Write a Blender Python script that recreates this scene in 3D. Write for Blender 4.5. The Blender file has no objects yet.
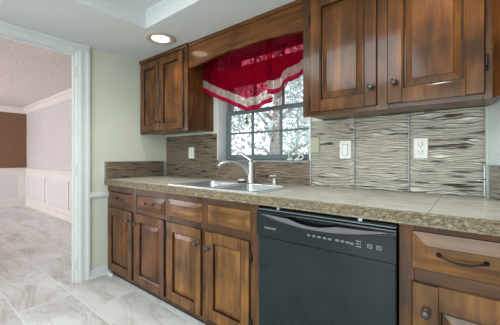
import bpy, bmesh, math, random
from mathutils import Vector, Matrix
random.seed(7)
R = math.radians
SC = bpy.context.scene
COL = SC.collection

# ------------------------------------------------------------------ camera
cam_d = bpy.data.cameras.new('camera'); cam = bpy.data.objects.new('camera', cam_d); COL.objects.link(cam)
YAW = .6697
cam.location = (0, 0, 0)
cam.rotation_euler = (R(90), 0, YAW)
cam_d.sensor_width = 36; cam_d.lens = 277.6/500*36
cam_d.shift_y = -(162.5-157.4)/500
cam_d.clip_start = .02
SC.camera = cam
# ------------------------------------------------------------------ world, lights, exposure
W = bpy.data.worlds.new('sky'); SC.world = W; W.use_nodes = True
bg = W.node_tree.nodes['Background']
bg.inputs[0].default_value = (.84, .92, 1.0, 1); bg.inputs[1].default_value = 2.3
SC.view_settings.view_transform = 'Standard'; SC.view_settings.look = 'None'
SC.view_settings.gamma = 1; SC.view_settings.use_curve_mapping = False
SC.view_settings.exposure = 0.0

def area(name, loc, rot, sx, sy, e, col):
    l = bpy.data.lights.new(name, 'AREA'); l.shape = 'RECTANGLE'; l.size = sx; l.size_y = sy
    l.energy = e; l.color = col
    o = bpy.data.objects.new(name, l); COL.objects.link(o); o.location = loc; o.rotation_euler = rot
    return o
area('tray_light', (-1.05, -.5, 1.07), (0, 0, 0), 1.2, 1.6, 36, (.93, .98, 1.0))
area('kitchen_fill', (-.55, -2.3, .1), (R(90), 0, 0), 2.0, 1.6, 58, (.86, .95, 1.0))  # added fill behind the camera, no window stands there
area('dining_daylight', (-6.3, -2.3, .0), (R(90), 0, R(12)), 2.2, 1.8, 96, (.96, .94, 1.0))
area('dining_lamp', (-4.3, -.7, .55), (R(180), 0, 0), .5, .5, 15, (1.0, .78, .72))

# ------------------------------------------------------------------ mesh helpers
class MB:
    def __init__(s): s.v = []; s.f = []; s.sm = []; s.mi = {}
    def add(s, vs, fs, smooth=False):
        b = len(s.v); s.v += [tuple(v) for v in vs]
        for f in fs: s.f.append([b+i for i in f]); s.sm.append(smooth)
        return s
    def box(s, x0, x1, y0, y1, z0, z1):
        vs = [(x, y, z) for z in (z0, z1) for y in (y0, y1) for x in (x0, x1)]
        return s.add(vs, [(0,2,3,1),(4,5,7,6),(0,1,5,4),(2,6,7,3),(0,4,6,2),(1,3,7,5)])
    def prism(s, pts, z0, z1):          # footprint counter-clockwise
        n = len(pts); vs = [(x, y, z0) for x, y in pts]+[(x, y, z1) for x, y in pts]
        fs = [list(range(n))[::-1], [n+i for i in range(n)]]+[(i, (i+1) % n, n+(i+1) % n, n+i) for i in range(n)]
        return s.add(vs, fs)
    def hexa(s, q):                     # 8 corners, bottom ring then top ring
        return s.add(q, [(3,2,1,0),(4,5,6,7),(0,1,5,4),(1,2,6,5),(2,3,7,6),(3,0,4,7)])
    def rings(s, x0, x1, z0, z1, yf, spec, back=None):
        # concentric rectangles facing -Y: spec = [(inset, depth behind yf)], last ring capped
        vs = []
        if back is not None: vs += [(x0, yf+back, z0), (x1, yf+back, z0), (x1, yf+back, z1), (x0, yf+back, z1)]
        for i, d in spec:
            vs += [(x0+i, yf+d, z0+i), (x1-i, yf+d, z0+i), (x1-i, yf+d, z1-i), (x0+i, yf+d, z1-i)]
        n = len(vs)//4; fs = []
        for k in range(n-1):
            for j in range(4):
                a, b = 4*k+j, 4*k+(j+1) % 4
                fs.append((a, b, b+4, a+4))
        fs.append((4*n-4, 4*n-3, 4*n-2, 4*n-1))
        if back is not None: fs.append((3, 2, 1, 0))
        return s.add(vs, fs)
    def tube(s, pts, rad, n=10, cap=True):
        pts = [Vector(p) for p in pts]; m = len(pts)
        rs = rad if isinstance(rad, (list, tuple)) else [rad]*m
        vs = []; fs = []; ref = None
        for i, p in enumerate(pts):
            t = (pts[min(i+1, m-1)]-pts[max(i-1, 0)]).normalized()
            if ref is None:
                ref = Vector((0, 0, 1)) if abs(t.z) < .9 else Vector((1, 0, 0))
            a = (ref-t*ref.dot(t)).normalized(); ref = a; b = t.cross(a)
            for k in range(n):
                th = 2*math.pi*k/n; vs.append(p+(a*math.cos(th)+b*math.sin(th))*rs[i])
        for i in range(m-1):
            for k in range(n):
                fs.append((i*n+k, i*n+(k+1) % n, (i+1)*n+(k+1) % n, (i+1)*n+k))
        if cap: fs += [list(range(n))[::-1], [(m-1)*n+k for k in range(n)]]
        return s.add(vs, fs, True)
    def lathe(s, prof, o, axis=(0, 0, 1), n=20):   # prof: (radius, height along the axis)
        ax = Vector(axis).normalized(); o = Vector(o)
        a = ax.orthogonal().normalized(); b = ax.cross(a); vs = []; fs = []
        for r, h in prof:
            for k in range(n):
                th = 2*math.pi*k/n; vs.append(o+ax*h+(a*math.cos(th)+b*math.sin(th))*r)
        m = len(prof)
        for i in range(m-1):
            for k in range(n):
                fs.append((i*n+k, i*n+(k+1) % n, (i+1)*n+(k+1) % n, (i+1)*n+k))
        if prof[0][0] > 1e-5: fs.append(list(range(n))[::-1])
        if prof[-1][0] > 1e-5: fs.append([(m-1)*n+k for k in range(n)])
        return s.add(vs, fs, True)
    def grid(s, P, nu, nv, smooth=True):
        vs = [P(i/nu, j/nv) for j in range(nv+1) for i in range(nu+1)]; w = nu+1
        return s.add(vs, [(j*w+i, j*w+i+1, (j+1)*w+i+1, (j+1)*w+i) for j in range(nv) for i in range(nu)], smooth)
    def build(s, name, mat, parent=None, bevel=0, off=None):
        me = bpy.data.meshes.new(name)
        o = bpy.data.objects.new(name, me); COL.objects.link(o)
        if parent is not None:
            o.parent = parent; off = wloc(parent)
        elif off is None: off = Vector((0, 0, 0))
        else: off = Vector(off); o.location = off
        me.from_pydata([Vector(v)-off for v in s.v], [], s.f)
        me.polygons.foreach_set('use_smooth', s.sm)
        me.materials.append(mat)
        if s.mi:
            me.materials.append(M['wood_shade'])
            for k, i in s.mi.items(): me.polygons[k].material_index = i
        me.update()
        if bevel:
            b = o.modifiers.new('bevel', 'BEVEL'); b.width = bevel; b.segments = 2; b.limit_method = 'ANGLE'; b.angle_limit = R(40)
        return o
def wloc(o):
    v = Vector(o.location)
    while o.parent: o = o.parent; v += Vector(o.location)
    return v
def thing(name, label, cat, loc, group=None):
    o = bpy.data.objects.new(name, None); COL.objects.link(o); o.location = loc; o.empty_display_size = .05
    o['label'] = label; o['category'] = cat
    if group: o['group'] = group
    return o
def tag(o, label, cat, group=None):
    o['label'] = label; o['category'] = cat
    if group: o['group'] = group
    return o
def struct(o): o['kind'] = 'structure'; return o

# ------------------------------------------------------------------ materials
class NT:
    def __init__(s, name):
        s.m = bpy.data.materials.new(name); s.m.use_nodes = True; s.t = s.m.node_tree
        s.b = s.t.nodes['Principled BSDF']; s.out = s.t.nodes['Material Output']
    def n(s, typ, **k):
        n = s.t.nodes.new(typ)
        for a, v in k.items(): setattr(n, a, v)
        return n
    def l(s, a, b): s.t.links.new(a, b)
    def coord(s, scale=(1, 1, 1), rot=(0, 0, 0), rnd=False, loc=(0, 0, 0)):
        tc = s.n('ShaderNodeTexCoord'); mp = s.n('ShaderNodeMapping')
        mp.inputs['Scale'].default_value = scale; mp.inputs['Rotation'].default_value = rot; mp.inputs['Location'].default_value = loc
        if rnd:
            oi = s.n('ShaderNodeObjectInfo'); ad = s.n('ShaderNodeVectorMath', operation='SCALE'); ad.inputs[0].default_value = (17, 11, 23)
            s.l(oi.outputs['Random'], ad.inputs['Scale'])
            a2 = s.n('ShaderNodeVectorMath', operation='ADD'); s.l(tc.outputs['Object'], a2.inputs[0]); s.l(ad.outputs[0], a2.inputs[1])
            s.l(a2.outputs[0], mp.inputs['Vector'])
        else: s.l(tc.outputs['Object'], mp.inputs['Vector'])
        return mp.outputs[0]
    def noise(s, vec, scale, detail=4, rough=.55, dist=0):
        n = s.n('ShaderNodeTexNoise'); n.inputs['Scale'].default_value = scale; n.inputs['Detail'].default_value = detail
        n.inputs['Roughness'].default_value = rough; n.inputs['Distortion'].default_value = dist
        s.l(vec, n.inputs['Vector']); return n.outputs['Fac']
    def ramp(s, fac, stops, interp='LINEAR'):
        r = s.n('ShaderNodeValToRGB'); r.color_ramp.interpolation = interp; e = r.color_ramp.elements
        while len(e) < len(stops): e.new(.5)
        for i, (p, c) in enumerate(stops):
            e[i].position = p; e[i].color = (*c, 1) if len(c) == 3 else c
        s.l(fac, r.inputs[0]); return r.outputs[0]
    def mix(s, fac, a, b, mode='MIX'):
        m = s.n('ShaderNodeMix', data_type='RGBA', blend_type=mode)
        for sock, v in ((m.inputs[0], fac), (m.inputs[6], a), (m.inputs[7], b)):
            if isinstance(v, (int, float)): sock.default_value = v
            elif isinstance(v, tuple): sock.default_value = (*v, 1)
            else: s.l(v, sock)
        return m.outputs[2]
    def bump(s, h, strength=.3, dist=.01):
        b = s.n('ShaderNodeBump'); b.inputs['Strength'].default_value = strength; b.inputs['Distance'].default_value = dist
        s.l(h, b.inputs['Height']); s.l(b.outputs[0], s.b.inputs['Normal'])
    def setp(s, **k):
        for a, v in k.items(): s.b.inputs[a.replace('_', ' ')].default_value = v
def plain(name, col, rough=.5, metal=0, noise=0, nscale=20, bump=0, spec=.5):
    t = NT(name); t.setp(Roughness=rough, Metallic=metal, Specular_IOR_Level=spec)
    v = t.coord(); f = t.noise(v, nscale)
    d = tuple(c*(1-noise) for c in col); u = tuple(min(1, c*(1+noise)) for c in col)
    t.l(t.ramp(f, [(.3, d), (.7, u)]), t.b.inputs['Base Color'])
    if bump: t.bump(f, bump, .004)
    return t.m
def wood(name, axis, dark, mid, light, rough=.42):
    t = NT(name)
    sc = {'z': (6.5, 6.5, .7), 'x': (.7, 6.5, 6.5)}[axis]; fine = {'z': (60, 60, 1.6), 'x': (1.6, 60, 60)}[axis]
    g = t.noise(t.coord(sc, rnd=True), 2.2, 5, .6, 1.2)
    h = t.noise(t.coord(fine, rnd=True), 2.0, 3, .6)
    b = t.noise(t.coord((1, 1, 1), rnd=True), 5.5, 3, .5)
    c = t.ramp(g, [(.2, dark), (.5, mid), (.82, light)])
    c = t.mix(t.ramp(h, [(.35, (.75, .75, .75)), (.6, (1, 1, 1))]), tuple(x*.6 for x in mid), c)
    c = t.mix(.75, c, t.ramp(b, [(.28, (.20, .155, .13)), (.48, (.80, .74, .66)), (.70, (1.36, 1.25, 1.05))]), 'MULTIPLY')
    t.l(c, t.b.inputs['Base Color'])
    t.setp(Roughness=rough, Coat_Weight=.6, Coat_Roughness=.125, Specular_IOR_Level=.1)
    t.bump(h, .12, .002)
    return t.m
WD, WM, WL = (.040, .014, .003), (.185, .080, .019), (.37, .180, .050)
M = {}
M['wood_v'] = wood('oiled_wood_upright', 'z', WD, WM, WL)
M['wood_h'] = wood('oiled_wood_level', 'x', WD, WM, WL)
RD, RM, RL = (.024, .008, .002), (.128, .047, .011), (.27, .115, .030)
M['red_v'] = wood('dark_oiled_wood_upright', 'z', RD, RM, RL)
M['red_h'] = wood('dark_oiled_wood_level', 'x', RD, RM, RL)
M['frame_v'] = wood('dark_frame_wood_upright', 'z', (.025, .010, .004), (.105, .042, .013), (.20, .09, .028))  # dirty frames, darkened further by worktop shade put into the colour
M['frame_h'] = wood('dark_frame_wood_level', 'x', (.025, .010, .004), (.085, .034, .011), (.17, .075, .024))
M['wood_shade'] = wood('groove_shade_wood', 'z', (.014, .007, .003), (.040, .017, .006), (.075, .034, .012))  # moulding and gap shadows painted as a dark tone on grooves and edges
M['wood_in'] = wood('raw_wood_inside', 'z', (.05, .025, .012), (.12, .06, .03), (.2, .11, .06), .6)
M['wall'] = plain('painted_sage_wall', (.62, .645, .56), .6, 0, .03, 3)
M['wall_r'] = plain('pale_right_wall', (.68, .73, .72), .6, 0, .03, 3)  # lighter and cooler than the other kitchen walls
M['ceil'] = plain('ceiling_paint', (.64, .66, .67), .75, 0, .04, 60, .3)
M['white'] = plain('white_gloss_paint', (.69, .715, .71), .35, 0, .03, 4)
M['cream'] = plain('cream_paint', (.72, .72, .62), .5, 0, .03, 4)
M['ring'] = plain('beige_lamp_ring', (.46, .40, .33), .5)
M['dwall'] = plain('dining_wall_paint', (.63, .615, .595), .6, 0, .03, 3)
M['dtrim'] = plain('dining_trim_paint', (.80, .775, .74), .4, 0, .03, 3)
M['dpanel'] = plain('dining_panel_paint', (.73, .715, .70), .5, 0, .02, 3)
M['brown'] = plain('brown_wall_paint', (.22, .115, .062), .6, 0, .06, 2)
M['black_plastic'] = plain('black_plastic', (.005, .009, .014), .11, 0, .1, 30, spec=.42)
M['black_gloss'] = plain('black_door_enamel', (.008, .014, .018), .2, 0, .25, 8, spec=.36)
M['black_hole'] = plain('black_rubber', (.006, .006, .007), .7)
M['mark'] = plain('pale_print', (.34, .38, .41), .5)
M['steel'] = plain('brushed_steel', (.74, .77, .79), .3, .7, .04, 40)
M['basin'] = plain('shaded_basin_steel', (.58, .63, .66), .3, .9, .05, 30)  # darker copy of the rim steel, bowl shade put into the colour
M['nickel'] = plain('brushed_nickel', (.50, .51, .51), .3, 1, .04, 40)
M['pewter'] = plain('dark_pewter', (.10, .085, .075), .38, .8, .3, 60)
M['iron'] = plain('blackened_iron', (.03, .027, .027), .38, .7, .3, 60)
M['silver'] = plain('silver_strip', (.40, .42, .45), .4, .6, .05, 40)
M['plate'] = plain('white_plate', (.78, .78, .74), .4)
M['beige_plate'] = plain('olive_beige_plate', (.42, .41, .28), .45)
M['slot'] = plain('dark_slot', (.03, .03, .03), .6)
M['sash'] = plain('grey_sash_paint', (.13, .165, .18), .45, 0, .1, 12)
M['sill'] = plain('grey_sill', (.28, .27, .27), .45, 0, .1, 20)
M['ceramic'] = plain('white_ceramic', (.80, .79, .74), .3)
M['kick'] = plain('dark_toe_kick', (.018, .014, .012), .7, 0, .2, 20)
M['bark'] = plain('grey_bark', (.33, .28, .25), .9, 0, .35, 9, .6)
M['soil'] = plain('garden_ground', (.30, .30, .20), .95, 0, .3, 4)
def mat_floor():
    t = NT('marbled_floor_tile')
    br = t.n('ShaderNodeTexBrick'); br.offset = .5; br.inputs['Scale'].default_value = 1
    br.inputs['Brick Width'].default_value = .66; br.inputs['Row Height'].default_value = .335; br.inputs['Mortar Size'].default_value = .0042
    br.inputs['Mortar Smooth'].default_value = .1; br.inputs['Bias'].default_value = 0
    br.inputs['Color1'].default_value = (.40, .40, .40, 1); br.inputs['Color2'].default_value = (.62, .62, .62, 1)
    t.l(t.coord(loc=(.10, .178, 0)), br.inputs['Vector'])
    v = t.coord((.55, 2.0, 1), (0, 0, .42))
    # each tile has its own vein layout: shift the noise by the tile's own value
    sh = t.n('ShaderNodeVectorMath', operation='MULTIPLY_ADD'); sh.inputs[1].default_value = (9, 7, 5)
    t.l(br.outputs['Color'], sh.inputs[0]); t.l(v, sh.inputs[2])
    n1 = t.noise(sh.outputs[0], 2.1, 7, .56, .7)
    n2 = t.noise(sh.outputs[0], 2.4, 6, .6, 1.1)
    c = t.ramp(n1, [(.25, (.40, .37, .34)), (.40, (.58, .575, .555)), (.53, (.70, .715, .70)), (.8, (.77, .795, .79))])
    vein = t.ramp(n2, [(.47, (0, 0, 0)), (.497, (1, 1, 1)), (.53, (0, 0, 0))])
    c = t.mix(t.mix(.38, (0, 0, 0), vein), c, (.30, .26, .22))
    c = t.mix(br.outputs['Fac'], c, (.76, .78, .77))
    t.l(c, t.b.inputs['Base Color']); t.setp(Roughness=.33)
    inv = t.n('ShaderNodeInvert'); t.l(br.outputs['Fac'], inv.inputs['Color']); t.bump(inv.outputs[0], .3, .002)
    return t.m
M['floor'] = mat_floor()
def mat_popcorn():
    t = NT('textured_dining_ceiling')
    f = t.noise(t.coord((1.2, 7, 1), (0, 0, .35)), 9, 5, .6)
    t.l(t.ramp(f, [(.3, (.66, .585, .565)), (.7, (.82, .745, .725))]), t.b.inputs['Base Color']); t.setp(Roughness=.85); t.bump(f, .6, .012)
    return t.m
M['popcorn'] = mat_popcorn()
def mat_counter():
    t = NT('travertine_worktop')
    br = t.n('ShaderNodeTexBrick'); br.offset = 0; br.inputs['Scale'].default_value = 1
    br.inputs['Brick Width'].default_value = .62; br.inputs['Row Height'].default_value = 3; br.inputs['Mortar Size'].default_value = .0022
    t.l(t.coord(loc=(.255, .3, 0)), br.inputs['Vector'])
    n = t.noise(t.coord((1, 2.5, 1)), 6, 7, .66, 1.2); n2 = t.noise(t.coord(), 40, 4, .6)
    c = t.ramp(n, [(.28, (.40, .34, .26)), (.5, (.70, .66, .57)), (.7, (.84, .82, .76))])
    c = t.mix(.35, c, t.ramp(n2, [(.3, (.5, .5, .5)), (.7, (1, 1, 1))]), 'MULTIPLY')
    c = t.mix(br.outputs['Fac'], c, (.30, .27, .22))
    t.l(c, t.b.inputs['Base Color']); t.setp(Roughness=.3)
    return t.m
M['counter'] = mat_counter()
def mat_edge():
    t = NT('carved_edge_tile')
    n = t.noise(t.coord((1, 1, 1.5)), 30, 2, .5, 2.6)
    c = t.ramp(n, [(.25, (.155, .115, .066)), (.43, (.21, .16, .095)), (.485, (.055, .038, .02)), (.53, (.23, .18, .108)), (.75, (.32, .262, .17))])
    t.l(c, t.b.inputs['Base Color']); t.setp(Roughness=.4); t.bump(n, .3, .003)
    return t.m
M['edge'] = mat_edge()
def mat_wave(name, base, dark, axis='x'):
    t = NT(name)
    sc = (7, 7, 66)
    n = t.noise(t.coord(sc, rnd=True), 1.0, 2, .4, .35)
    n2 = t.noise(t.coord((10, 10, 140), rnd=True), 1.0, 3, .5, .3)
    c = t.ramp(n, [(.31, dark), (.36, tuple(.5*(a+b) for a, b in zip(base, dark))), (.41, base)])  # dark streaks: trough shadows and reflections painted into the colour
    c = t.mix(.6, c, t.ramp(n2, [(.3, (.55, .52, .5)), (.65, (1.1, 1.1, 1.1))]), 'MULTIPLY')
    t.l(c, t.b.inputs['Base Color']); t.setp(Roughness=.36, Metallic=.4)
    return t.m
M['wave'] = mat_wave('pewter_wave_tile', (.47, .44, .385), (.075, .062, .047))
M['wave_l'] = mat_wave('browner_wave_tile', (.27, .215, .16), (.04, .03, .02))  # same relief tile, browner: reflected wood put into its base colour
def mat_glass():
    t = NT('window_glass'); tr = t.n('ShaderNodeBsdfTransparent'); gl = t.n('ShaderNodeBsdfGlossy'); gl.inputs['Roughness'].default_value = .02
    fr = t.n('ShaderNodeFresnel'); fr.inputs[0].default_value = 1.45; mx = t.n('ShaderNodeMixShader')
    t.l(fr.outputs[0], mx.inputs[0]); t.l(tr.outputs[0], mx.inputs[1]); t.l(gl.outputs[0], mx.inputs[2]); t.l(mx.outputs[0], t.out.inputs[0])
    return t.m
M['glass'] = mat_glass()
def mat_sheer(name, col, clear, pat=0, thru=.45):
    t = NT(name); tr = t.n('ShaderNodeBsdfTransparent'); tr.inputs[0].default_value = (*[min(1, c*1.3+.08) for c in col], 1)
    df = t.n('ShaderNodeBsdfDiffuse'); tl = t.n('ShaderNodeBsdfTranslucent')
    f = t.noise(t.coord((1, 1, 1)), 30, 3)
    c = t.ramp(f, [(.3, tuple(x*(1-pat) for x in col)), (.7, col)])
    t.l(c, df.inputs[0]); t.l(c, tl.inputs[0])
    a = t.n('ShaderNodeMixShader'); a.inputs[0].default_value = thru; t.l(df.outputs[0], a.inputs[1]); t.l(tl.outputs[0], a.inputs[2])
    b = t.n('ShaderNodeMixShader'); b.inputs[0].default_value = clear; t.l(a.outputs[0], b.inputs[1]); t.l(tr.outputs[0], b.inputs[2])
    t.l(b.outputs[0], t.out.inputs[0]); return t.m
M['sheer'] = mat_sheer('red_sheer_cloth', (.36, .004, .03), .58, .25)
M['lining'] = mat_sheer('red_lining_cloth', (.62, .004, .07), .07, .3, .75)
M['lace'] = mat_sheer('cream_lace', (.62, .50, .44), .34, .4)
M['redtrim'] = mat_sheer('crimson_trim', (.42, .008, .05), .12, .1)
M['tassel'] = plain('old_gold_tassel', (.15, .075, .05), .7, 0, .3, 200)
def mat_leaf(name, a, b):
    t = NT(name); f = t.noise(t.coord(), 6, 3)
    t.l(t.ramp(f, [(.3, a), (.7, b)]), t.b.inputs['Base Color']); t.setp(Roughness=.5)
    return t.m
M['leaf'] = mat_leaf('pale_leaves', (.30, .38, .36), (.56, .63, .64))
def mat_emit(name, col, s):
    t = NT(name); e = t.n('ShaderNodeEmission'); e.inputs[0].default_value = (*col, 1); e.inputs[1].default_value = s
    t.l(e.outputs[0], t.out.inputs[0]); return t.m
M['bulb'] = mat_emit('lit_bulb', (1, .93, .80), 6)

# ------------------------------------------------------------------ the setting
XL, D, K, U = -2.588, 1.783, 1.178, 1.497       # left wall, tile face of back wall, base cabinet face, upper cabinet face
ZF, ZC, ZD = -1.055, .955, 1.08                 # floor, kitchen ceiling, dining ceiling
ZT, ZB = -.1965, -.244                          # worktop top and underside
BW = D+.014                                     # plaster face of the back wall
WX0, WX1, WZ0, WZ1 = -1.79, -.872, -.022, .935   # window opening
# angled right wall: starts at P0 and runs along T
P0 = Vector((.070, BW)); T = Vector((.5, -.866)); N = Vector((-.866, -.5))
def aw(t, d=0): p = P0+T*t+N*d; return (p.x, p.y)

struct(MB().box(-7.9, .9, -2.6, 2.1, ZF-.1, ZF).build('floor', M['floor'], off=(0, 0, ZF)))
m = MB()
m.box(XL-.104, WX0, BW, BW+.18, ZF, 1.25).box(WX1, .3, BW, BW+.18, ZF, 1.25)
m.box(WX0, WX1, BW, BW+.18, ZF, WZ0).box(WX0, WX1, BW, BW+.18, WZ1, 1.25)
struct(m.build('wall_back', M['wall']))
OY0, OY1, OZ = -.02, .942, .897                 # doorway opening
m = MB().box(XL-.104, XL, OY1, BW, ZF, 1.25).box(XL-.104, XL, -2.5, OY0, ZF, 1.25).box(XL-.104, XL, OY0, OY1, OZ, 1.25)
struct(m.build('wall_left', M['wall']))
a0, a1 = aw(0), aw(1.05)
o0, o1 = aw(0, -.12), aw(1.05, -.12)
struct(MB().prism([a0, a1, o1, o0], ZF, 1.25).build('wall_right', M['wall_r']))
struct(MB().box(a1[0]-.02, a1[0]+.12, -2.5, a1[1]+.05, ZF, 1.25).build('wall_right', M['wall']))
struct(MB().box(XL-.104, .8, -2.62, -2.5, ZF, 1.25).build('wall_front', M['wall']))
# ceiling with a raised tray
TX0, TX1, TY0, TY1, ZTR = -1.885, .10, -1.8, 1.132, 1.092
m = MB()
m.box(XL, TX0, -2.5, BW, ZC, 1.25).box(TX1, .8, -2.5, BW, ZC, 1.25).box(TX0, TX1, TY1, BW, ZC, 1.25).box(TX0, TX1, -2.5, TY0, ZC, 1.25)
m.box(TX0, TX1, TY0, TY1, ZTR, 1.25)
struct(m.build('ceiling', M['ceil']))
# dining room seen through the doorway
DX, DY = -7.7, 1.75
struct(MB().box(DX-.1, XL-.104, -2.5, DY, ZD, ZD+.1).build('ceiling_dining', M['popcorn']))
struct(MB().box(DX-.1, XL-.104, DY, DY+.15, ZF, ZD+.1).build('wall_dining_back', M['dwall']))
struct(MB().box(DX-.1, DX, -2.5, DY, ZF, ZD+.1).build('wall_dining_left', M['brown']))
struct(MB().box(DX-.1, XL-.104, -2.62, -2.5, ZF, ZD+.1).build('wall_dining_front', M['dwall']))
def crown(m, run, zc, s=.115):   # run: function (t, out) -> xy ; profile of out / drop
    prof = [(0, s*1.05), (.012, s*1.05), (.02, s*.85), (.05, s*.35), (.085, .02), (.09, .0), (0, 0)]
    vs = []
    for t in (0, 1):
        for o, d in prof: x, y = run(t, o); vs.append((x, y, zc-d))
    n = len(prof)
    return m.add(vs, [(i, (i+1) % n, n+(i+1) % n, n+i) for i in range(n)])
m = MB()
crown(m, lambda t, o: (DX+(XL-.104-DX)*t, DY-o), ZD); crown(m, lambda t, o: (DX+o, DY-(DY+2.5)*t), ZD)
struct(m.build('trim_crown', M['dtrim']))
m = MB()
for z0, z1, d in ((-.285, -.262, .02), (-.262, -.238, .035), (-.238, -.225, .02)):
    m.box(DX, XL-.104, DY-d, DY, z0, z1); m.box(DX, DX+d, -2.5, DY, z0, z1)
struct(m.build('trim_chair_rail', M['dtrim'], bevel=.004))
# wainscot below the rail: white field plus picture-frame stiles
m = MB().box(DX, XL-.104, DY-.006, DY, ZF, -.28).box(DX, DX+.006, -2.5, DY, ZF, -.28)
struct(m.build('trim_wainscot_field', M['dpanel']))
m = MB()
for x in (-7.679, -6.55, -5.33, -4.1, -2.9): m.box(x, x+.12, DY-.02, DY-.004, -.874, -.401)
m.box(DX+.02, XL-.104, DY-.02, DY-.004, -.40, -.286).box(DX+.02, XL-.104, DY-.02, DY-.004, -.954, -.875)
for y in (1.61, .5, -.6, -1.7): m.box(DX+.004, DX+.02, y, y+.12, -.864, -.376)
m.box(DX+.004, DX+.02, -2.5, DY-.0, -.375, -.286).box(DX+.004, DX+.02, -2.5, DY-.0, -.954, -.865)
struct(m.build('trim_wainscot_frame', M['dtrim'], bevel=.003))
m = MB().box(DX, XL-.104, DY-.03, DY, ZF, -.955).box(DX, DX+.03, -2.5, DY, ZF, -.955)
m.box(DX, XL-.104, DY-.045, DY, ZF, ZF+.02).box(DX, DX+.045, -2.5, DY, ZF, ZF+.02)
struct(m.build('baseboard_dining', M['dtrim'], bevel=.004))

# doorway lining and fluted casing on the kitchen side
jm = MB().box(XL-.11, XL+.002, OY1-.018, OY1, ZF, OZ-.018).box(XL-.11, XL+.002, OY0, OY0+.018, ZF, OZ-.018).box(XL-.11, XL+.002, OY0, OY1, OZ-.018, OZ)
jm.box(XL-.075, XL-.045, OY1-.03, OY1-.018, ZF, OZ-.018).box(XL-.075, XL-.045, OY0+.018, OY0+.03, ZF, OZ-.018).box(XL-.075, XL-.045, OY0+.03, OY1-.03, OZ-.03, OZ-.018)
lining = struct(jm.build('door_1', M['white'], bevel=.002))
for z in (.72, -.9, -.1):
    MB().box(XL-.04, XL-.008, OY1-.0205, OY1-.0175, z-.045, z+.045).tube([(XL-.006, OY1-.022, z-.045), (XL-.006, OY1-.022, z+.045)], .004, 8).build('hinge', M['white'], lining)
def casing(y0, y1, sgn):
    m = MB(); w = y1-y0
    for a, b, d in ((0, 1, .014), (.08, .34, .019), (.70, 1, .024)):
        if sgn < 0: a, b = 1-b, 1-a
        m.box(XL, XL+d, y0+a*w, y0+b*w, ZF, OZ)
    return m
m = casing(OY1-.004, 1.022, 1); m2 = casing(OY0-.115, OY0+.004, -1)
m.add(m2.v, m2.f)
for a, b, d in ((0, 1, .014), (.08, .34, .019), (.70, 1, .024)):
    w = ZC-OZ; m.box(XL, XL+d, OY0-.115, 1.022, OZ-.004+a*w, OZ+b*w)
struct(m.build('trim_doorway_casing', M['white'], bevel=.003))
m = MB()
for z0, z1, d in ((-.36, -.345, .012), (-.345, -.325, .024), (-.325, -.305, .016)): m.box(XL, XL+d, 1.022, K+.005, z0, z1)
struct(m.build('trim_chair_rail_kitchen', M['white'], bevel=.003))
m = MB().box(XL, XL+.014, 1.022, 1.24, ZF, ZF+.075).box(XL, XL+.028, 1.022, 1.24, ZF, ZF+.018)
struct(m.build('baseboard_left', M['white'], bevel=.004))

# ------------------------------------------------------------------ window
FY = 1.885
m = MB()   # painted jamb lining
m.box(WX0, WX0+.012, D+.001, FY+.02, WZ0, WZ1).box(WX1-.012, WX1, D+.001, FY+.02, WZ0, WZ1).box(WX0, WX1, BW, FY+.02, WZ1-.012, WZ1)
win = struct(m.build('window_1', M['white']))
MB().box(WX0+.012, WX1-.012, D-.004, FY+.03, WZ0-.016, WZ0).build('window_sill', M['sill'], win, .003)
m = MB()   # sashes
def sash(m, z0, z1, y, rails):
    fx0, fx1 = WX0+.012, WX1-.012
    m.box(fx0, fx0+.04, y, y+.035, z0, z1).box(fx1-.04, fx1, y, y+.035, z0, z1)
    m.box(fx0+.04, fx1-.04, y+.0008, y+.034, z0, z0+rails[0]).box(fx0+.04, fx1-.04, y+.0008, y+.034, z1-rails[1], z1)
sash(m, WZ0+.0005, .412, FY, (.045, .026)); sash(m, .40, WZ1-.012, FY+.036, (.026, .04))
MB_s = m.build('sash', M['sash'], win, .003)
m = MB()
for x in (-1.474, -1.187): m.box(x-.009, x+.009, FY+.004, FY+.03, WZ0+.045, .39).box(x-.009, x+.009, FY+.04, FY+.066, .42, WZ1-.05)
m.box(WX0+.05, WX1-.05, FY+.004, FY+.03, .209, .224).box(WX0+.05, WX1-.05, FY+.04, FY+.066, .645, .661)
m.build('muntin', M['sash'], win, .003)
MB().box(WX0+.05, WX1-.05, FY+.015, FY+.019, WZ0+.04, .39).box(WX0+.05, WX1-.05, FY+.051, FY+.055, .42, WZ1-.05).build('glass', M['glass'], win)

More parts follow.
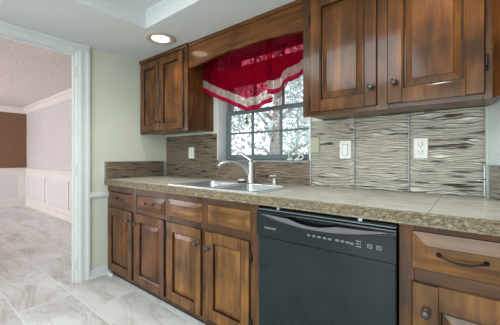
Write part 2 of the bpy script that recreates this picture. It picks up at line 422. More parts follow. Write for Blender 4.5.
# ------------------------------------------------------------------ garden behind the window
struct(MB().box(-16, 8, 2.2, 22, -1.5, -1.4).build('ground', M['soil']))
def tree(x, y, h, r, crown_r, crown_z, n, lean, label, leaf=.09):
    root = thing('garden_tree', label, 'tree', (x, y, -1.4), 'trees outside the window')
    pts = [(x+lean*(i/8)**1.5+.05*math.sin(i*1.7), y+.04*math.cos(i*2), -1.4+h*i/8) for i in range(9)]
    m = MB().tube(pts, [r*(1.25-.9*i/8) for i in range(9)], 12); br = []
    for k in range(9):
        i = 2+k*6//9; b = Vector(pts[i]); a = k*2.4; L = crown_r*(.7+.3*random.random())
        e = b+Vector((math.cos(a)*L, math.sin(a)*L*.7, L*.55)); mid = (b+e)/2+Vector((0, 0, .12)); br += [mid, e]
        m.tube([b, mid, e], [r*.4, r*.26, r*.09], 7)
    m.build('trunk', M['bark'], root)
    f = MB(); cs = br+[Vector(pts[-1])+Vector((random.uniform(-1, 1)*crown_r, random.uniform(-.7, .7)*crown_r, random.uniform(-1.2, .6)*crown_r)) for _ in range(16)]
    for _ in range(n):
        c = random.choice(cs); p = c+Vector([random.gauss(0, crown_r*.22) for _ in range(3)])
        a = Vector([random.gauss(0, 1) for _ in range(3)]).normalized(); b = a.orthogonal().normalized(); s = leaf*random.uniform(.6, 1.2)
        f.add([p-a*s, p-b*s*.45+a*.1*s, p+a*s, p+b*s*.45+a*.1*s], [(0, 1, 2, 3)])
    f.build('foliage', M['leaf'], root)
tree(-3.95, 6.0, 4.6, .15, 1.5, 0, 1500, .15, 'garden tree with a thick pale trunk behind the middle window panes')
tree(-8.4, 8.6, 4.4, .10, 1.4, 0, 2300, -.2, 'leafy garden tree behind the left window panes')
tree(-7.2, 13.0, 4.6, .09, 1.5, 0, 2300, .2, 'slender garden tree farther back, right of the thick trunk')
tree(-3.9, 8.8, 4.4, .08, 1.2, 0, 2300, .1, 'leafy garden tree behind the right window panes')

# ------------------------------------------------------------------ cabinet pieces
def knob(x, z, yf, parent, mat='pewter'):
    return MB().lathe([(.015, 0), (.015, .002), (.008, .004), (.0055, .010), (.006, .014), (.013, .018), (.0155, .023), (.0145, .028), (.009, .031), (0, .032)], (x, yf, z), (0, -1, 0), 16).build('knob', M[mat], parent)
def hinge(x, z, yf, parent):
    m = MB().tube([(x, yf-.006, z-.024), (x, yf-.006, z+.024)], .0042, 8)
    m.box(x-.009, x+.009, yf-.004, yf+.004, z-.017, z+.017)
    m.lathe([(.0, 0), (.004, .003), (.0055, .007), (.003, .010)], (x, yf-.006, z+.023), (0, 0, 1), 8)
    m.lathe([(.0, 0), (.004, .003), (.0055, .007), (.003, .010)], (x, yf-.006, z-.023), (0, 0, -1), 8)
    return m.build('hinge', M['iron'], parent)
def door(x0, x1, z0, z1, yf, parent, kn, hs, st=.062, wd='wood_v'):
    """raised-panel door, front face at yf, 19 mm thick"""
    m = MB(); t = .019
    def stile(a, b):
        k0 = len(m.f); m.rings(a, b, z0, z1, yf, [(0, .004), (.004, 0)], t); m.mi.update({k0+j: 1 for j in range(8) if j < 4 or j in ((5, 6, 4) if b == x1 else (7, 4, 6))})  # outer stile edges get the painted gap shade
    def rail(a, b):
        m.rings(x0+st-.001, x1-st+.001, a, b, yf, [(0, .001), (.0008, 0.0002)], t)
    stile(x0, x0+st); stile(x1-st, x1); rail(z0+.0005, z0+st); rail(z1-st, z1-.0005)
    # moulded inner edge
    a, b, c, d = x0+st, x1-st, z0+st, z1-st
    mm = MB().rings(a-.001, b+.001, c-.001, d+.001, yf, [(0, .0005), (.005, .003), (.008, .013), (.0082, .0135)])
    mm.f.pop(); mm.sm.pop()
    n0 = len(m.f); m.add(mm.v, mm.f)
    for k in range(n0+4, len(m.f)): m.mi[k] = 1  # groove faces get the painted moulding shade
    dr = m.build('door', M[wd], parent)
    p = MB().rings(a+.003, b-.003, c+.003, d-.003, yf, [(0, .0135), (.009, .0135), (.036, .0035), (.0375, .0005)], .018)
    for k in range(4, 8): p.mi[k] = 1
    p.build('panel', M[wd], dr)
    if kn: knob(kn[0], kn[1], yf, dr)
    for h in hs: hinge(h[0], h[1], yf+.012, dr)
    return dr
def drawer(x0, x1, z0, z1, yf, parent, pull=None, b=.036, wd='wood_h'):
    m = MB().rings(x0, x1, z0, z1, yf, [(0, .013), (.003, .010), (b*.35, .0085), (b, .003), (b+.0015, 0)], .022)
    m.mi.update({j: 1 for j in range(8)})  # drawer edges get the painted gap shade
    d = m.build('drawer_front', M[wd], parent)
    if pull:
        cx, cz, w = pull; y = yf
        pts = [(cx-w/2+w*i/12, y-.006-.017*math.sin(math.pi*i/12)**.6, cz-.012*math.sin(math.pi*i/12)) for i in range(13)]
        q = MB().tube(pts, [.006, .0038, .0032, .0034, .0038, .0043, .0047, .0043, .0038, .0034, .0032, .0038, .006], 10)
        for sx in (-1, 1):
            q.lathe([(.008, 0), (.008, .003), (.005, .006), (.005, .01)], (cx+sx*w/2, y, cz), (0, -1, 0), 12)
        q.build('pull', M['pewter' if w < .12 else 'iron'], d)
    return d
def base_body(x0, x1, parent, splits, zb=-1.02, back=D-.02, poly=None):
    """carcass and face frame; splits = list of stiles (xa, xb)"""
    m = MB()
    if poly: m.prism(poly, zb+.02, zb+.035)
    else: m.box(x0+.001, x1-.001, K+.02, back, zb+.02, zb+.035)
    m.box(x0+.001, x0+.017, K+.02, back, zb+.02, ZB)
    if not poly: m.box(x1-.017, x1-.001, K+.02, back, zb+.02, ZB)
    m.build('carcass', M['wood_in'], parent)
    for a, b in splits: MB().box(a, b, K, K+.02, zb, ZB-.001).build('face_stile', M['frame_v'], parent, .0015)
    for a, b in ((zb, -.985), (-.455, -.40), (-.300, ZB-.001)):
        for i in range(len(splits)-1): MB().box(splits[i][1], splits[i+1][0], K+.0008, K+.02, a, b).build('face_rail', M['frame_h'], parent, .0015)
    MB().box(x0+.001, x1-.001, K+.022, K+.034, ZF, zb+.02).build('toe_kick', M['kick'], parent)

YF = K-.012       # front plane of base doors
# left drawer base cabinet
c1 = thing('base_cabinet', 'dark wood base cabinet against the left wall, two drawers with pulls above two doors', 'cabinet', (-2.13, 1.45, ZF), 'base cabinets')
base_body(XL+.002, -1.6785, c1, [(XL+.002, -2.535), (-2.155, -2.095), (-1.70, -1.6785)])
drawer(-2.552, -2.143, -.415, -.305, YF, c1, (-2.345, -.352, .105), wd='red_h'); drawer(-2.088, -1.699, -.412, -.298, YF, c1, (-1.89, -.352, .105), wd='red_h')
door(-2.561, -2.150, -1.0, -.444, YF, c1, (-2.175, -.515), [(-2.562, -.55), (-2.562, -.9)], wd='red_v')
door(-2.098, -1.705, -.996, -.446, YF, c1, (-2.062, -.520), [(-1.700, -.533), (-1.700, -.90)], wd='red_v')
# sink base
c2 = thing('base_cabinet', 'honey brown sink base cabinet with two doors and no drawer pulls, left of dishwasher', 'cabinet', (-1.28, 1.45, ZF), 'base cabinets')
base_body(-1.678, -.873, c2, [(-1.678, -1.655), (-1.32, -1.265), (-.93, -.873)])
drawer(-1.664, -1.308, -.412, -.288, YF, c2); drawer(-1.264, -.926, -.408, -.288, YF, c2)
door(-1.676, -1.317, -.995, -.450, YF, c2, (-1.345, -.540), [])
door(-1.276, -.930, -.985, -.452, YF, c2, (-1.238, -.548), [(-.924, -.543), (-.924, -.898)])
# right base
c3 = thing('base_cabinet', 'brown base cabinet right of dishwasher with long dark iron drawer pull', 'cabinet', (.1, 1.4, ZF), 'base cabinets')
w = aw(.58, .02); w2 = aw(.10, .02)
base_body(-.211, .33, c3, [(-.211, -.160), (.26, .33)], poly=[(-.21, K+.02), (.33, K+.02), w, w2, (-.21, D-.04)])
drawer(-.170, .265, -.408, -.268, YF, c3, (-.021, -.340, .128), b=.048)
door(-.168, .270, -.98, -.452, YF, c3, (-.122, -.552), [(.274, -.55), (.274, -.9)], st=.085)

# ------------------------------------------------------------------ dishwasher
dw = thing('dishwasher', 'black built in dishwasher with curved control panel under the worktop', 'dishwasher', (-.542, 1.45, ZF))
dx0, dx1 = -.868, -.2125
MB().box(dx0+.012, dx1-.012, 1.20, D-.05, ZF+.03, -.262).build('tub', M['black_plastic'], dw)
MB().box(dx0+.004, dx1-.004, 1.160, 1.21, -.985, -.405).build('door', M['black_gloss'], dw, .006)
MB().box(dx0+.012, dx1-.012, 1.195, 1.21, ZF+.005, -.99).build('toe_panel', M['black_plastic'], dw)
yp = 1.149
def panel_pt(u, v):
    x = dx0+.003+(dx1-dx0-.006)*u; z = -.402+.129*v
    a = -.288-.042*math.sin(math.pi*min(1, max(0, (u-.01)/.98)))**.9      # lower arc of the scoop
    y = yp
    if z > a and z < -.2835:
        k = min(1, (z-a)/.006); y += min(.6*(z-a), .026)*min(1, (-.2835-z)/.004+.1)
        if .27 < u < .66:
            e = min(1, (u-.27)/.02, (.66-u)/.05); a2 = -.293-.020*math.sin(math.pi*(u-.27)/.39)
            if z > a2: y += .024*e
    y -= .0035*math.exp(-((z-a+.0015)/.0022)**2)*(1 if .02 < u < .98 else 0)
    if z < -.398: y += .004
    if z > -.277: y += .003
    return (x, y, z)
m = MB().grid(panel_pt, 150, 86)
m.box(dx0+.003, dx1-.003, yp+.040, yp+.055, -.402, -.273)
m.add([panel_pt(0, 0), panel_pt(0, 1), (dx0+.003, yp+.05, -.273), (dx0+.003, yp+.05, -.402)], [(0, 1, 2, 3)])
m.add([panel_pt(1, 0), panel_pt(1, 1), (dx1-.003, yp+.05, -.273), (dx1-.003, yp+.05, -.402)], [(3, 2, 1, 0)])
m.add([panel_pt(0, 1), panel_pt(1, 1), (dx1-.003, yp+.05, -.273), (dx0+.003, yp+.05, -.273)], [(0, 1, 2, 3)])
m.add([panel_pt(0, 0), panel_pt(1, 0), (dx1-.003, yp+.05, -.402), (dx0+.003, yp+.05, -.402)], [(3, 2, 1, 0)])
cp = m.build('control_panel', M['black_plastic'], dw)
MB().box(dx0+.006, dx1-.006, 1.158, 1.2, -.268, -.2635).build('top_strip', M['sash'], dw)
for x in (-.745, -.35):
    o = MB().box(x-.008, x+.008, 1.164, 1.20, -.2595, ZB-.001).build('mounting_bracket', M['silver'], dw)
cu = bpy.data.curves.new('brand_text', 'FONT'); cu.body = 'FRIGIDAIRE'; cu.size = .0135; cu.extrude = .0003
tmp = bpy.data.objects.new('tmp_text', cu); COL.objects.link(tmp); bpy.context.view_layer.update()
me = bpy.data.meshes.new_from_object(tmp.evaluated_get(bpy.context.evaluated_depsgraph_get()))
bpy.data.objects.remove(tmp); me.transform(Matrix.Rotation(R(90), 4, 'X'))
bt = bpy.data.objects.new('lettering', me); COL.objects.link(bt); bt.parent = cp
w_ = max(v.co.x for v in me.vertices); me.transform(Matrix.Scale(.068/w_, 4, (1, 0, 0)))
bt.location = Vector((-.816, yp-.0004, -.359))-wloc(dw); me.materials.clear(); me.materials.append(M['mark'])
for i, (x, z, w_, h) in enumerate([(-.578, -.352, .014, .007), (-.553, -.352, .014, .007), (-.528, -.352, .014, .007), (-.503, -.352, .014, .007), (-.480, -.352, .014, .007),
                   (-.446, -.351, .014, .007), (-.424, -.351, .014, .007), (-.402, -.351, .014, .007), (-.384, -.353, .012, .008),
                   (-.318, -.350, .018, .015), (-.284, -.350, .018, .015)]):
    b = MB()
    for (p, q, r_, s_) in ((x, x+w_, z-h/2, z-h/2+.0016), (x, x+w_, z+h/2-.0016, z+h/2), (x, x+.0016, z-h/2, z+h/2), (x+w_-.0016, x+w_, z-h/2, z+h/2)): b.box(p, q, yp-.0012, yp+.001, r_, s_)
    b.box(x+.004, x+w_-.006, yp-.001, yp+.001, z-.0005, z+.0015)
    b.build('button', M['mark'], cp)
for z in (-.338, -.349, -.360):
    MB().box(-.362, -.350, yp-.001, yp+.001, z-.0012, z+.0012).box(-.347, -.343, yp-.001, yp+.001, z-.002, z+.002).build('indicator', M['mark'], cp)

# ------------------------------------------------------------------ worktop
YE = 1.148
sx0, sx1, sy0, sy1 = -1.665, -.925, 1.225, 1.655      # cut-out for the sink
ct = thing('worktop', 'long beige travertine look worktop with carved brown front edge', 'worktop', (-1.1, 1.45, ZB))
m = MB()
zt0 = ZT-.03
m.box(XL+.001, sx0, YE+.012, D-.001, zt0, ZT).box(sx0, sx1, YE+.012, sy0, zt0, ZT).box(sx0, sx1, sy1, D-.001, zt0, ZT)
m.prism([(sx1, YE+.012), (aw(.72)[0], YE+.012), aw(.02, .002), (.055, D-.001), (sx1, D-.001)], zt0, ZT)
m.build('top', M['counter'], ct)
m = MB()
xe = aw(.735)[0]-.02; Lx = xe-XL-.002
def edge_pt(u, v):
    x = XL+.001+Lx*u; z = ZB+(ZT-ZB)*v
    r = 0
    if .12 < v < .86:
        q = (v-.49)/.37; s = x/.085
        vine = math.exp(-((q-.55*math.sin(2*math.pi*s))/.22)**2)
        leaf = math.exp(-(((s*2+.25) % 1-.5)/.30)**2-((q+.5*math.sin(2*math.pi*s))/.38)**2)
        r = .0068*max(vine, .9*leaf)-.004
    elif v >= .86: r = .003*math.sqrt(max(0, 1-((v-.86)/.14)**2))+.0
    if v > .985: r = -.004
    jt = abs(((x+.209) % .305)-.0)
    if jt < .0025: r -= .003
    return (x, YE-r, z)
m.grid(edge_pt, 1100, 22)
m.box(XL+.001, xe, YE+.004, YE+.03, ZB, ZT-.0006)
m.build('carved_edge', M['edge'], ct)

# ------------------------------------------------------------------ sink, faucet, dispenser
sk = thing('sink', 'double bowl stainless steel sink set into the worktop under window', 'sink', (-1.3, 1.45, ZT))
rx0, rx1, ry0, ry1, zr = -1.695, -.895, 1.198, 1.69, ZT+.006
bowls = [(-1.655, -1.315), (-1.275, -.935)]; by0, by1 = 1.235, 1.585
m = MB()
zl = ZT+.0005
for a, b, c, d in ((rx0, bowls[0][0], ry0, ry1), (bowls[0][1], bowls[1][0], by0, by1), (bowls[1][1], rx1, ry0, ry1), (bowls[0][0], bowls[1][1], ry0, by0), (bowls[0][0], bowls[1][1], by1, ry1)):
    m.box(a, b, c, d, zl, zr)
rim = m.build('rim', M['steel'], sk)
def bowl(x0, x1):
    m = MB(); n = 28; rings = []
    def rr(inset, z, rad):
        out = []; hx, hy = (x1-x0)/2-inset, (by1-by0)/2-inset; cx, cy = (x0+x1)/2, (by0+by1)/2
        for sx_, sy_, a0 in ((1, 1, 0), (-1, 1, 90), (-1, -1, 180), (1, -1, 270)):
            for k in range(7):
                a = R(a0+90*k/6); out.append((cx+sx_*(hx-rad)+rad*math.cos(a), cy+sy_*(hy-rad)+rad*math.sin(a), z))
        return out
    spec = [(-.004, zr+.001, .045), (.002, zr, .045), (.005, zr-.006, .045), (.012, zr-.15, .055), (.025, zr-.172, .06), (.05, zr-.18, .05), (.13, zr-.183, .03)]
    vs = sum([rr(*s_) for s_ in spec], []); q = 28; fs = []
    for i in range(len(spec)-1):
        for k in range(q): fs.append((i*q+k, i*q+(k+1) % q, (i+1)*q+(k+1) % q, (i+1)*q+k))
    fs.append([(len(spec)-1)*q+k for k in range(q)])
    m.add(vs, fs, True); o = m.build('bowl', M['basin'], sk)
    MB().lathe([(.045, 0), (.045, .003), (.036, .003), (.030, -.0), (0, -.001)], ((x0+x1)/2, (by0+by1)/2, zr-.183), (0, 0, 1), 20).build('drain', M['nickel'], o)
for b in bowls: bowl(*b)
fx, fy = -1.283, 1.635
fa = thing('faucet', 'brushed nickel single lever kitchen faucet with low arched spout behind sink', 'faucet', (fx, fy, zr))
MB().lathe([(.036, 0), (.036, .004), (.031, .010), (.029, .03), (.027, .11), (.028, .135), (.029, .15), (.026, .163), (.014, .172), (0, .174)], (fx, fy, zr), (0, 0, 1), 20).build('body', M['nickel'], fa)
ctrl = [Vector((fx-.005, fy-.005, -.130)), Vector((fx-.035, fy-.04, -.070)), Vector((fx-.07, fy-.085, -.038)), Vector((fx-.105, fy-.13, -.032)), Vector((fx-.135, fy-.165, -.045)), Vector((fx-.155, fy-.19, -.066))]
def smooth(pts, k=5):
    out = []
    P = [pts[0]]+pts+[pts[-1]]
    for i in range(1, len(P)-2):
        for j in range(k):
            t = j/k; a, b, c, d = P[i-1], P[i], P[i+1], P[i+2]
            out.append(.5*((2*b)+(c-a)*t+(2*a-5*b+4*c-d)*t*t+(3*b-a-3*c+d)*t**3))
    return out+[pts[-1]]
sp = smooth(ctrl); n_ = len(sp)
MB().tube(sp, [.021-.0065*min(1, i/(n_*.75)) for i in range(n_-4)]+[.0145, .0165, .0165, .0155], 14).build('spout', M['nickel'], fa)
lv = smooth([Vector((fx+.004, fy, -.028)), Vector((fx-.018, fy-.01, -.008)), Vector((fx-.05, fy-.028, .014)), Vector((fx-.078, fy-.045, .036))])
MB().tube(lv, [.012, .019]+[.0175-.009*i/len(lv) for i in range(len(lv)-5)]+[.0095, .0105, .007], 12).build('lever', M['nickel'], fa)
sd = thing('soap_dispenser', 'small chrome soap dispenser on the sink deck right of faucet', 'soap dispenser', (-1.073, 1.635, zr))
MB().lathe([(.026, 0), (.026, .004), (.019, .009), (.017, .035), (.019, .04), (.014, .046)], (-1.073, 1.635, zr), (0, 0, 1), 16).build('collar', M['nickel'], sd)
MB().lathe([(.008, .04), (.008, .055), (.017, .057), (.017, .068), (.010, .073), (0, .074)], (-1.073, 1.635, zr), (0, 0, 1), 16).tube([(-1.073, 1.635, zr+.062), (-1.093, 1.622, zr+.062), (-1.104, 1.614, zr+.055)], [.009, .008, .007], 10).build('pump_head', M['nickel'], sd)
st = thing('sink_stopper', 'little dark round stopper with pale top lying beside the faucet base', 'stopper', (-1.366, 1.628, zr))
MB().lathe([(.030, 0), (.034, .003), (.034, .010), (.028, .012)], (-1.366, 1.628, zr+.0005), (0, 0, 1), 20).build('rubber_ring', M['black_hole'], st)
MB().lathe([(.030, .012), (.033, .015), (.028, .021), (.008, .023), (.007, .027), (0, .028)], (-1.366, 1.628, zr+.0005), (0, 0, 1), 20).build('cap', M['ceramic'], st)

# ------------------------------------------------------------------ wave-tile backsplash
def hsh(i, s): return math.sin(i*12.9898+s*78.233)*43758.5453 % 1
def ridge(u, v, s, p=.0185):
    ph = v/p+.36*math.sin(u*13+1.9*math.sin(v*31+s)+s*2.1)+.22*math.sin(u*27-v*52+s*5)+.09*math.sin(u*51+v*70+s)
    c = .5+.5*math.cos(2*math.pi*ph)
    return .0064*c**.7
def wavepanel(name, O, Ud, Nd, Wd, Hh, seed, mat, label, du=.011, dv=.0021, amp=1, trims=()):
    O = Vector(O); Ud = Vector(Ud); Nd = Vector(Nd)
    root = thing(name, label, 'backsplash', O+Ud*Wd/2, 'wave tile backsplash')
    nu, nv = max(4, int(Wd/du)), max(4, int(Hh/dv))
    def P(a, b):
        u, v = a*Wd, b*Hh; e = min(1, a*nu*.999, (1-a)*nu*.999, b*nv*.999, (1-b)*nv*.999)
        return O+Ud*u+Vector((0, 0, v))+Nd*(-.006+(.001+amp*ridge(u, v, seed))*(1 if e > .5 else 0))
    m = MB().grid(P, nu, nv)
    q = [O-Nd*.0005*0-Nd*.013, O+Ud*Wd-Nd*.013, O+Ud*Wd-Nd*.0062, O-Nd*.0062]
    m.hexa([*q, *[p+Vector((0, 0, Hh)) for p in q]])
    m.build('tile', M[mat], root)
    for (u0, u1, v0, v1) in trims:
        q = [O+Ud*u0-Nd*.012, O+Ud*u1-Nd*.012, O+Ud*u1+Nd*.003, O+Ud*u0+Nd*.003]
        MB().hexa([*[p+Vector((0, 0, v0)) for p in q], *[p+Vector((0, 0, v1)) for p in q]]).build('edge_strip', M['silver'], root, .001)
    return root
X1, NY = (1, 0, 0), (0, -1, 0); z0 = ZT+.001
wavepanel('backsplash_panel', (XL+.016, D, z0), X1, NY, WX0-XL-.018, .412, 1.3, 'wave_l', 'brown wave relief backsplash left of the window above sink corner')
wavepanel('backsplash_panel', (WX0, D, z0), X1, NY, WX1-WX0-.002, WZ0-.017-z0, 2.2, 'wave_l', 'low brown wave relief backsplash strip under the window sill')
wavepanel('backsplash_panel', (WX1, D, z0), X1, NY, -.575-WX1, .446, 3.7, 'wave', 'pewter wave relief backsplash panel holding blank plate and switch', trims=[(-.001, .006, 0, .446)])
wavepanel('backsplash_panel', (-.571, D, z0), X1, NY, .300, .446, 5.1, 'wave', 'middle pewter wave relief backsplash panel with no plate on it', trims=[(-.003, .0005, 0, .446)])
wavepanel('backsplash_panel', (-.268, D, z0), X1, NY, .328, .446, 6.4, 'wave', 'rightmost pewter wave relief back panel holding the white outlet', trims=[(-.003, .0005, 0, .446), (.321, .328, .002, .085), (.321, .328, .09, .158)])
wavepanel('backsplash_panel', (XL+.013, YE+.004, z0), (0, 1, 0), (1, 0, 0), D-YE-.018, .155, 8.2, 'wave_l', 'short wave relief side splash on the left wall at worktop end', trims=[(0, D-YE-.018, .153, .158), (-.004, .002, 0, .158), (D-YE-.026, D-YE-.016, 0, .158)])
r0 = aw(.02, .013)
wavepanel('backsplash_panel', (r0[0], r0[1], z0), (T.x, T.y, 0), (N.x, N.y, 0), .56, .155, 9.9, 'wave', 'short wave relief side splash at the right end of worktop', amp=1.5, trims=[(0, .56, .153, .158)])

# ------------------------------------------------------------------ wall plates
def plate(name, label, cat, x0, x1, z0, z1, mat, kind):
    cx, cz = (x0+x1)/2, (z0+z1)/2
    r = thing(name, label, cat, (cx, D, cz)); yf = D-.010
    MB().rings(x0, x1, z0, z1, yf, [(0, .005), (.004, 0)], .016).build('cover_plate', M[mat], r)
    if kind == 'outlet':
        for s in (-1, 1):
            z = cz+s*.021
            f = MB().lathe([(.017, 0), (.017, .002), (.015, .003)], (cx, yf, z), (0, -1, 0), 16).build('receptacle', M['ceramic'], r)
            MB().box(cx-.009, cx-.006, yf-.0036, yf-.002, z-.002, z+.008).box(cx+.006, cx+.009, yf-.0036, yf-.002, z-.002, z+.008).lathe([(.0025, 0), (.0025, .0006)], (cx, yf-.003, z-.009), (0, -1, 0), 8).build('slots', M['slot'], f)
        MB().lathe([(.003, 0), (.003, .001)], (cx, yf, cz), (0, -1, 0), 8).build('screw', M['nickel'], r)
    elif kind == 'switch':
        MB().box(cx-.018, cx+.018, yf-.002, yf+.001, cz-.035, cz+.035).build('frame', M['slot'], r)
        MB().box(cx-.0165, cx+.0165, yf-.005, yf+.001, cz-.0335, cz+.0335).build('rocker', M['ceramic'], r, .002)
    else:
        for s in (-1, 1): MB().lathe([(.003, 0), (.003, .001)], (cx, yf, cz+s*.03), (0, -1, 0), 8).build('screw', M['nickel'], r)
plate('wall_outlet', 'white outlet on brown tile under the left wall cabinet', 'outlet', -2.180, -2.105, -.012, .10, 'plate', 'outlet')
plate('blank_plate', 'olive beige blank cover plate beside the window', 'wall plate', -.866, -.803, .030, .135, 'beige_plate', 'blank')
plate('light_switch', 'white rocker light switch on pewter tile right of blank plate', 'switch', -.664, -.588, -.010, .108, 'plate', 'switch')
plate('wall_outlet', 'white double outlet on rightmost pewter panel under right wall cabinet', 'outlet', -.246, -.176, -.008, .108, 'plate', 'outlet')

# ------------------------------------------------------------------ wall cabinets
YU = U-.012
def upper(x0, x1, z0, label, stiles, loc, rails):
    r = thing('wall_cabinet', label, 'cabinet', loc, 'wall cabinets')
    zt = ZC-.001; y1 = D-.001 if z0 > .21 else D
    MB().box(x0, x0+.016, U+.02, BW-.001, z0+.012, zt).box(x1-.016, x1, U+.02, BW-.001, z0+.012, zt).box(x0+.016, x1-.016, U+.02, BW-.001, z0+.012, z0+.028).box(x0+.016, x1-.016, BW-.008, BW-.001, z0+.028, zt).build('carcass', M['red_v'], r, .001)
    for a, b in stiles: MB().box(a, b, U, U+.02, z0, zt).build('face_stile', M['frame_v'], r, .0015)
    for a, b in rails:
        for i in range(len(stiles)-1): MB().box(stiles[i][1], stiles[i+1][0], U+.0008, U+.02, a, b).build('face_rail', M['frame_h'], r, .0015)
    return r
u1 = upper(XL+.002, -1.851, .226, 'small two door wood wall cabinet in the corner left of window', [(XL+.002, -2.545), (-2.28, -2.235), (-1.905, -1.851)], (-2.22, 1.64, .226), [(.226, .262), (.90, ZC-.001)])
door(-2.562, -2.262, .248, .912, YU, u1, (-2.285, .335), [(-2.566, .34), (-2.566, .84)], st=.055, wd='red_v')
door(-2.252, -1.905, .248, .912, YU, u1, (-2.225, .335), [(-1.900, .345), (-1.900, .84)], st=.06, wd='red_v')
m = MB().box(XL+.002, -1.845, U-.016, U, .925, ZC-.001); m.build('crown_strip', M['red_h'], u1, .004)
u2 = upper(-.781, .085, .240, 'large two door wood wall cabinet right of window', [(-.781, -.722), (-.375, -.312), (.045, .085)], (-.35, 1.64, .240), [(.240, .275), (.90, ZC-.001)])
door(-.731, -.366, .262, .925, YU, u2, (-.392, .356), [(-.736, .32), (-.736, .80)], st=.062, wd='red_v')
door(-.318, .050, .262, .925, YU, u2, (-.285, .362), [(.055, .39), (.055, .80)], st=.066, wd='red_v')
u3 = thing('wall_cabinet', 'sliver of angled wood corner cabinet at right edge beside large wall cabinet', 'cabinet', (.2, 1.4, .24), 'wall cabinets')
A_, B_ = Vector((.088, 1.494)), Vector((.088, 1.494))+T*.33
MB().prism([(A_.x, A_.y), (B_.x, B_.y), aw(.66, .002), aw(.30, .002)], .252, ZC-.001).build('carcass', M['red_v'], u3)
p, q = A_+N*.001, A_+N*.018; e, g = A_+T*.05+N*.018, A_+T*.05+N*.001
MB().hexa([(p.x, p.y, .24), (q.x, q.y, .24), (e.x, e.y, .24), (g.x, g.y, .24), (p.x, p.y, ZC-.001), (q.x, q.y, ZC-.001), (e.x, e.y, ZC-.001), (g.x, g.y, ZC-.001)][::1]).build('face_stile', M['red_v'], u3)
p, q = A_+T*.055+N*.001, A_+T*.055+N*.02; e, g = A_+T*.31+N*.02, A_+T*.31+N*.001
MB().hexa([(p.x, p.y, .26), (q.x, q.y, .26), (e.x, e.y, .26), (g.x, g.y, .26), (p.x, p.y, .925), (q.x, q.y, .925), (e.x, e.y, .925), (g.x, g.y, .925)]).build('door', M['red_v'], u3)

# wood valance board between the wall cabinets, with a gently scalloped lower edge
vb = thing('valance_board', 'scalloped wooden valance board above the window between wall cabinets', 'valance', (-1.32, 1.52, .76))
vx0, vx1 = -1.850, -.782
prof = [(0, .750), (.06, .752), (.16, .762), (.30, .778), (.44, .788), (.52, .782), (.60, .788), (.72, .786), (.86, .776), (1, .762)]
def vz(u):
    for (a, z), (b, y) in zip(prof, prof[1:]):
        if u <= b: t = (u-a)/(b-a); t = t*t*(3-2*t); return z+(y-z)*t
    return prof[-1][1]
n = 60; m = MB(); vs = []
for i in range(n+1):
    x = vx0+(vx1-vx0)*i/n; z = vz(i/n)
    vs += [(x, U+.014, z), (x, U+.010, z+.004), (x, U+.010, ZC-.001), (x, U+.032, ZC-.001), (x, U+.032, z)]
fs = [(5*i+k, 5*i+5+k, 5*i+5+(k+1) % 5, 5*i+(k+1) % 5) for i in range(n) for k in range(5)]+[(4, 3, 2, 1, 0), (5*n, 5*n+1, 5*n+2, 5*n+3, 5*n+4)]
m.add(vs, [f[::-1] for f in fs]); m.build('board', M['red_h'], vb)
MB().box(vx0+.006, vx1, U-.004, U+.010, .928, ZC-.001).build('crown_strip', M['red_h'], vb, .004)

# ------------------------------------------------------------------ curtain
cv = thing('valance_curtain', 'sheer red curtain valance with cream lace band over the window', 'curtain', (-1.35, 1.68, .36))
MB().tube([(-1.845, 1.668, .90), (-.79, 1.668, .90)], .007, 8).build('rod', M['redtrim'], cv)
def lerp(pts, x):
    if x <= pts[0][0]: return pts[0][1]
    for (a, z), (b, y) in zip(pts, pts[1:]):
        if x <= b: return z+(y-z)*(x-a)/(b-a)
    return pts[-1][1]
botL = [(-1.865, .598), (-1.77, .545), (-1.682, .500), (-1.539, .440), (-1.44, .395), (-1.35, .352), (-1.27, .362), (-1.18, .384), (-1.118, .405)]
botR = [(-1.155, .462), (-1.10, .447), (-1.058, .455), (-1.0, .502), (-.94, .520), (-.86, .548)]
def fold(x, z, s):
    a = (.88-z)/.5
    return .016*a*math.sin(x*46+s+.8*math.sin(x*11))+.006*math.sin(x*130+s)*(1-.6*a)
def cloth(name, x0, x1, topf, botf, mat, y, s, nu=120, nv=24):
    def P(u, v):
        x = x0+(x1-x0)*u; z = botf(x)+(topf(x)-botf(x))*v
        return (x, y-fold(x, z, s), z)
    return MB().grid(P, nu, nv).build(name, M[mat], cv)
for x0, x1, bp, y, s in ((-1.846, -1.118, botL, 1.665, 0), (-1.155, -.80, botR, 1.65, 2)):
    b = lambda x, bp=bp: lerp(bp, x)
    cloth('sheer', x0, x1, lambda x: .915, lambda x: b(x)+.098, 'sheer', y, s)
    cloth('lace_band', x0, x1, lambda x: b(x)+.098, lambda x: b(x)+.036, 'lace', y, s, nv=6)
    cloth('border', x0, x1, lambda x: b(x)+.036, lambda x: b(x), 'redtrim', y, s, nv=5)
cloth('lining', -1.83, -.82, lambda x: .745, lambda x: .58, 'lining', 1.735, 4)
MB().tube([(-1.35, 1.665, .352), (-1.35, 1.665, .318)], .0022, 6).lathe([(.003, .052), (.009, .046), (.009, .038), (.005, .034), (.010, .02), (.015, 0), (0, 0)], (-1.35, 1.665, .262), (0, 0, 1), 12).build('tassel', M['tassel'], cv)

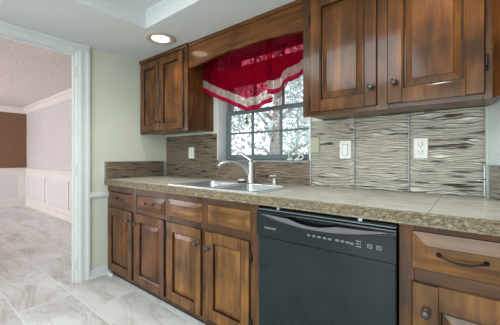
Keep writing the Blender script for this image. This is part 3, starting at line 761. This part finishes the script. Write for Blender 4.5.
# ------------------------------------------------------------------ little things on the sill
sz = WZ0
t1 = thing('sill_figurine', 'tiny white figurine with two thin upright ears on window sill', 'figurine', (-1.062, 1.83, sz))
MB().lathe([(.026, 0), (.029, .003), (.024, .010), (.014, .016), (.009, .019), (0, .020)], (-1.062, 1.83, sz+.0005), (0, 0, 1), 16).build('body', M['ceramic'], t1)
for s in (-1, 1):
    MB().tube([(-1.062+s*.008, 1.83, sz+.014), (-1.062+s*.013, 1.83, sz+.036), (-1.062+s*.015, 1.83, sz+.058)], [.0028, .0024, .0014], 8).build('ear', M['ceramic'], t1)
t2 = thing('sill_figurine', 'tiny white curled ring figurine at right end of window sill', 'figurine', (-.985, 1.83, sz))
pts = [(-.972+.018*math.cos(R(a)), 1.83, sz+.0245+.018*math.sin(R(a))) for a in range(-120, 200, 16)]
MB().tube(pts, .0058, 8).build('ring', M['ceramic'], t2)
MB().lathe([(.026, 0), (.028, .004), (.018, .012), (.008, .02), (0, .022)], (-1.0, 1.83, sz+.0005), (0, 0, 1), 14).build('base', M['ceramic'], t2)

# ------------------------------------------------------------------ recessed ceiling lamp
lx, ly = -1.943, 1.300
rl = thing('recessed_light', 'round lit recessed ceiling light above the left wall cabinet', 'light', (lx, ly, ZC))
MB().lathe([(.118, 0), (.118, -.004), (.108, -.010), (.084, -.012), (.072, -.006), (.068, -.001)], (lx, ly, ZC-.0002), (0, 0, 1), 36).build('trim_ring', M['ring'], rl)
MB().lathe([(.068, -.003), (.058, -.0065), (.03, -.009), (0, -.010)], (lx, ly, ZC-.0002), (0, 0, 1), 32).build('bulb', M['bulb'], rl)
sl = bpy.data.lights.new('recessed_or_fill_spot', 'SPOT'); sl.energy = 14; sl.color = (1, .88, .70); sl.spot_size = R(125); sl.spot_blend = .8; sl.shadow_soft_size = .06
so = bpy.data.objects.new('recessed_or_fill_spot', sl); COL.objects.link(so); so.location = (lx, ly, ZC-.03)

sl_fill = sl.copy(); so_fill = bpy.data.objects.new('recessed_or_fill_spot', sl_fill); COL.objects.link(so_fill); so_fill.location = (-.15, 1.28, ZC-.03)  # unseen second spot, added to brighten the right worktop
sl_fill.energy = 12; sl_fill.color = (1, .95, .86)

# small loose scrap of trim in the toe-kick corner
tag(MB().box(-2.552, -2.485, 1.163, 1.182, ZF+.0005, ZF+.022).build('trim_scrap', M['cream'], bevel=.003), 'small cream scrap of trim on floor at left cabinet corner', 'scrap')
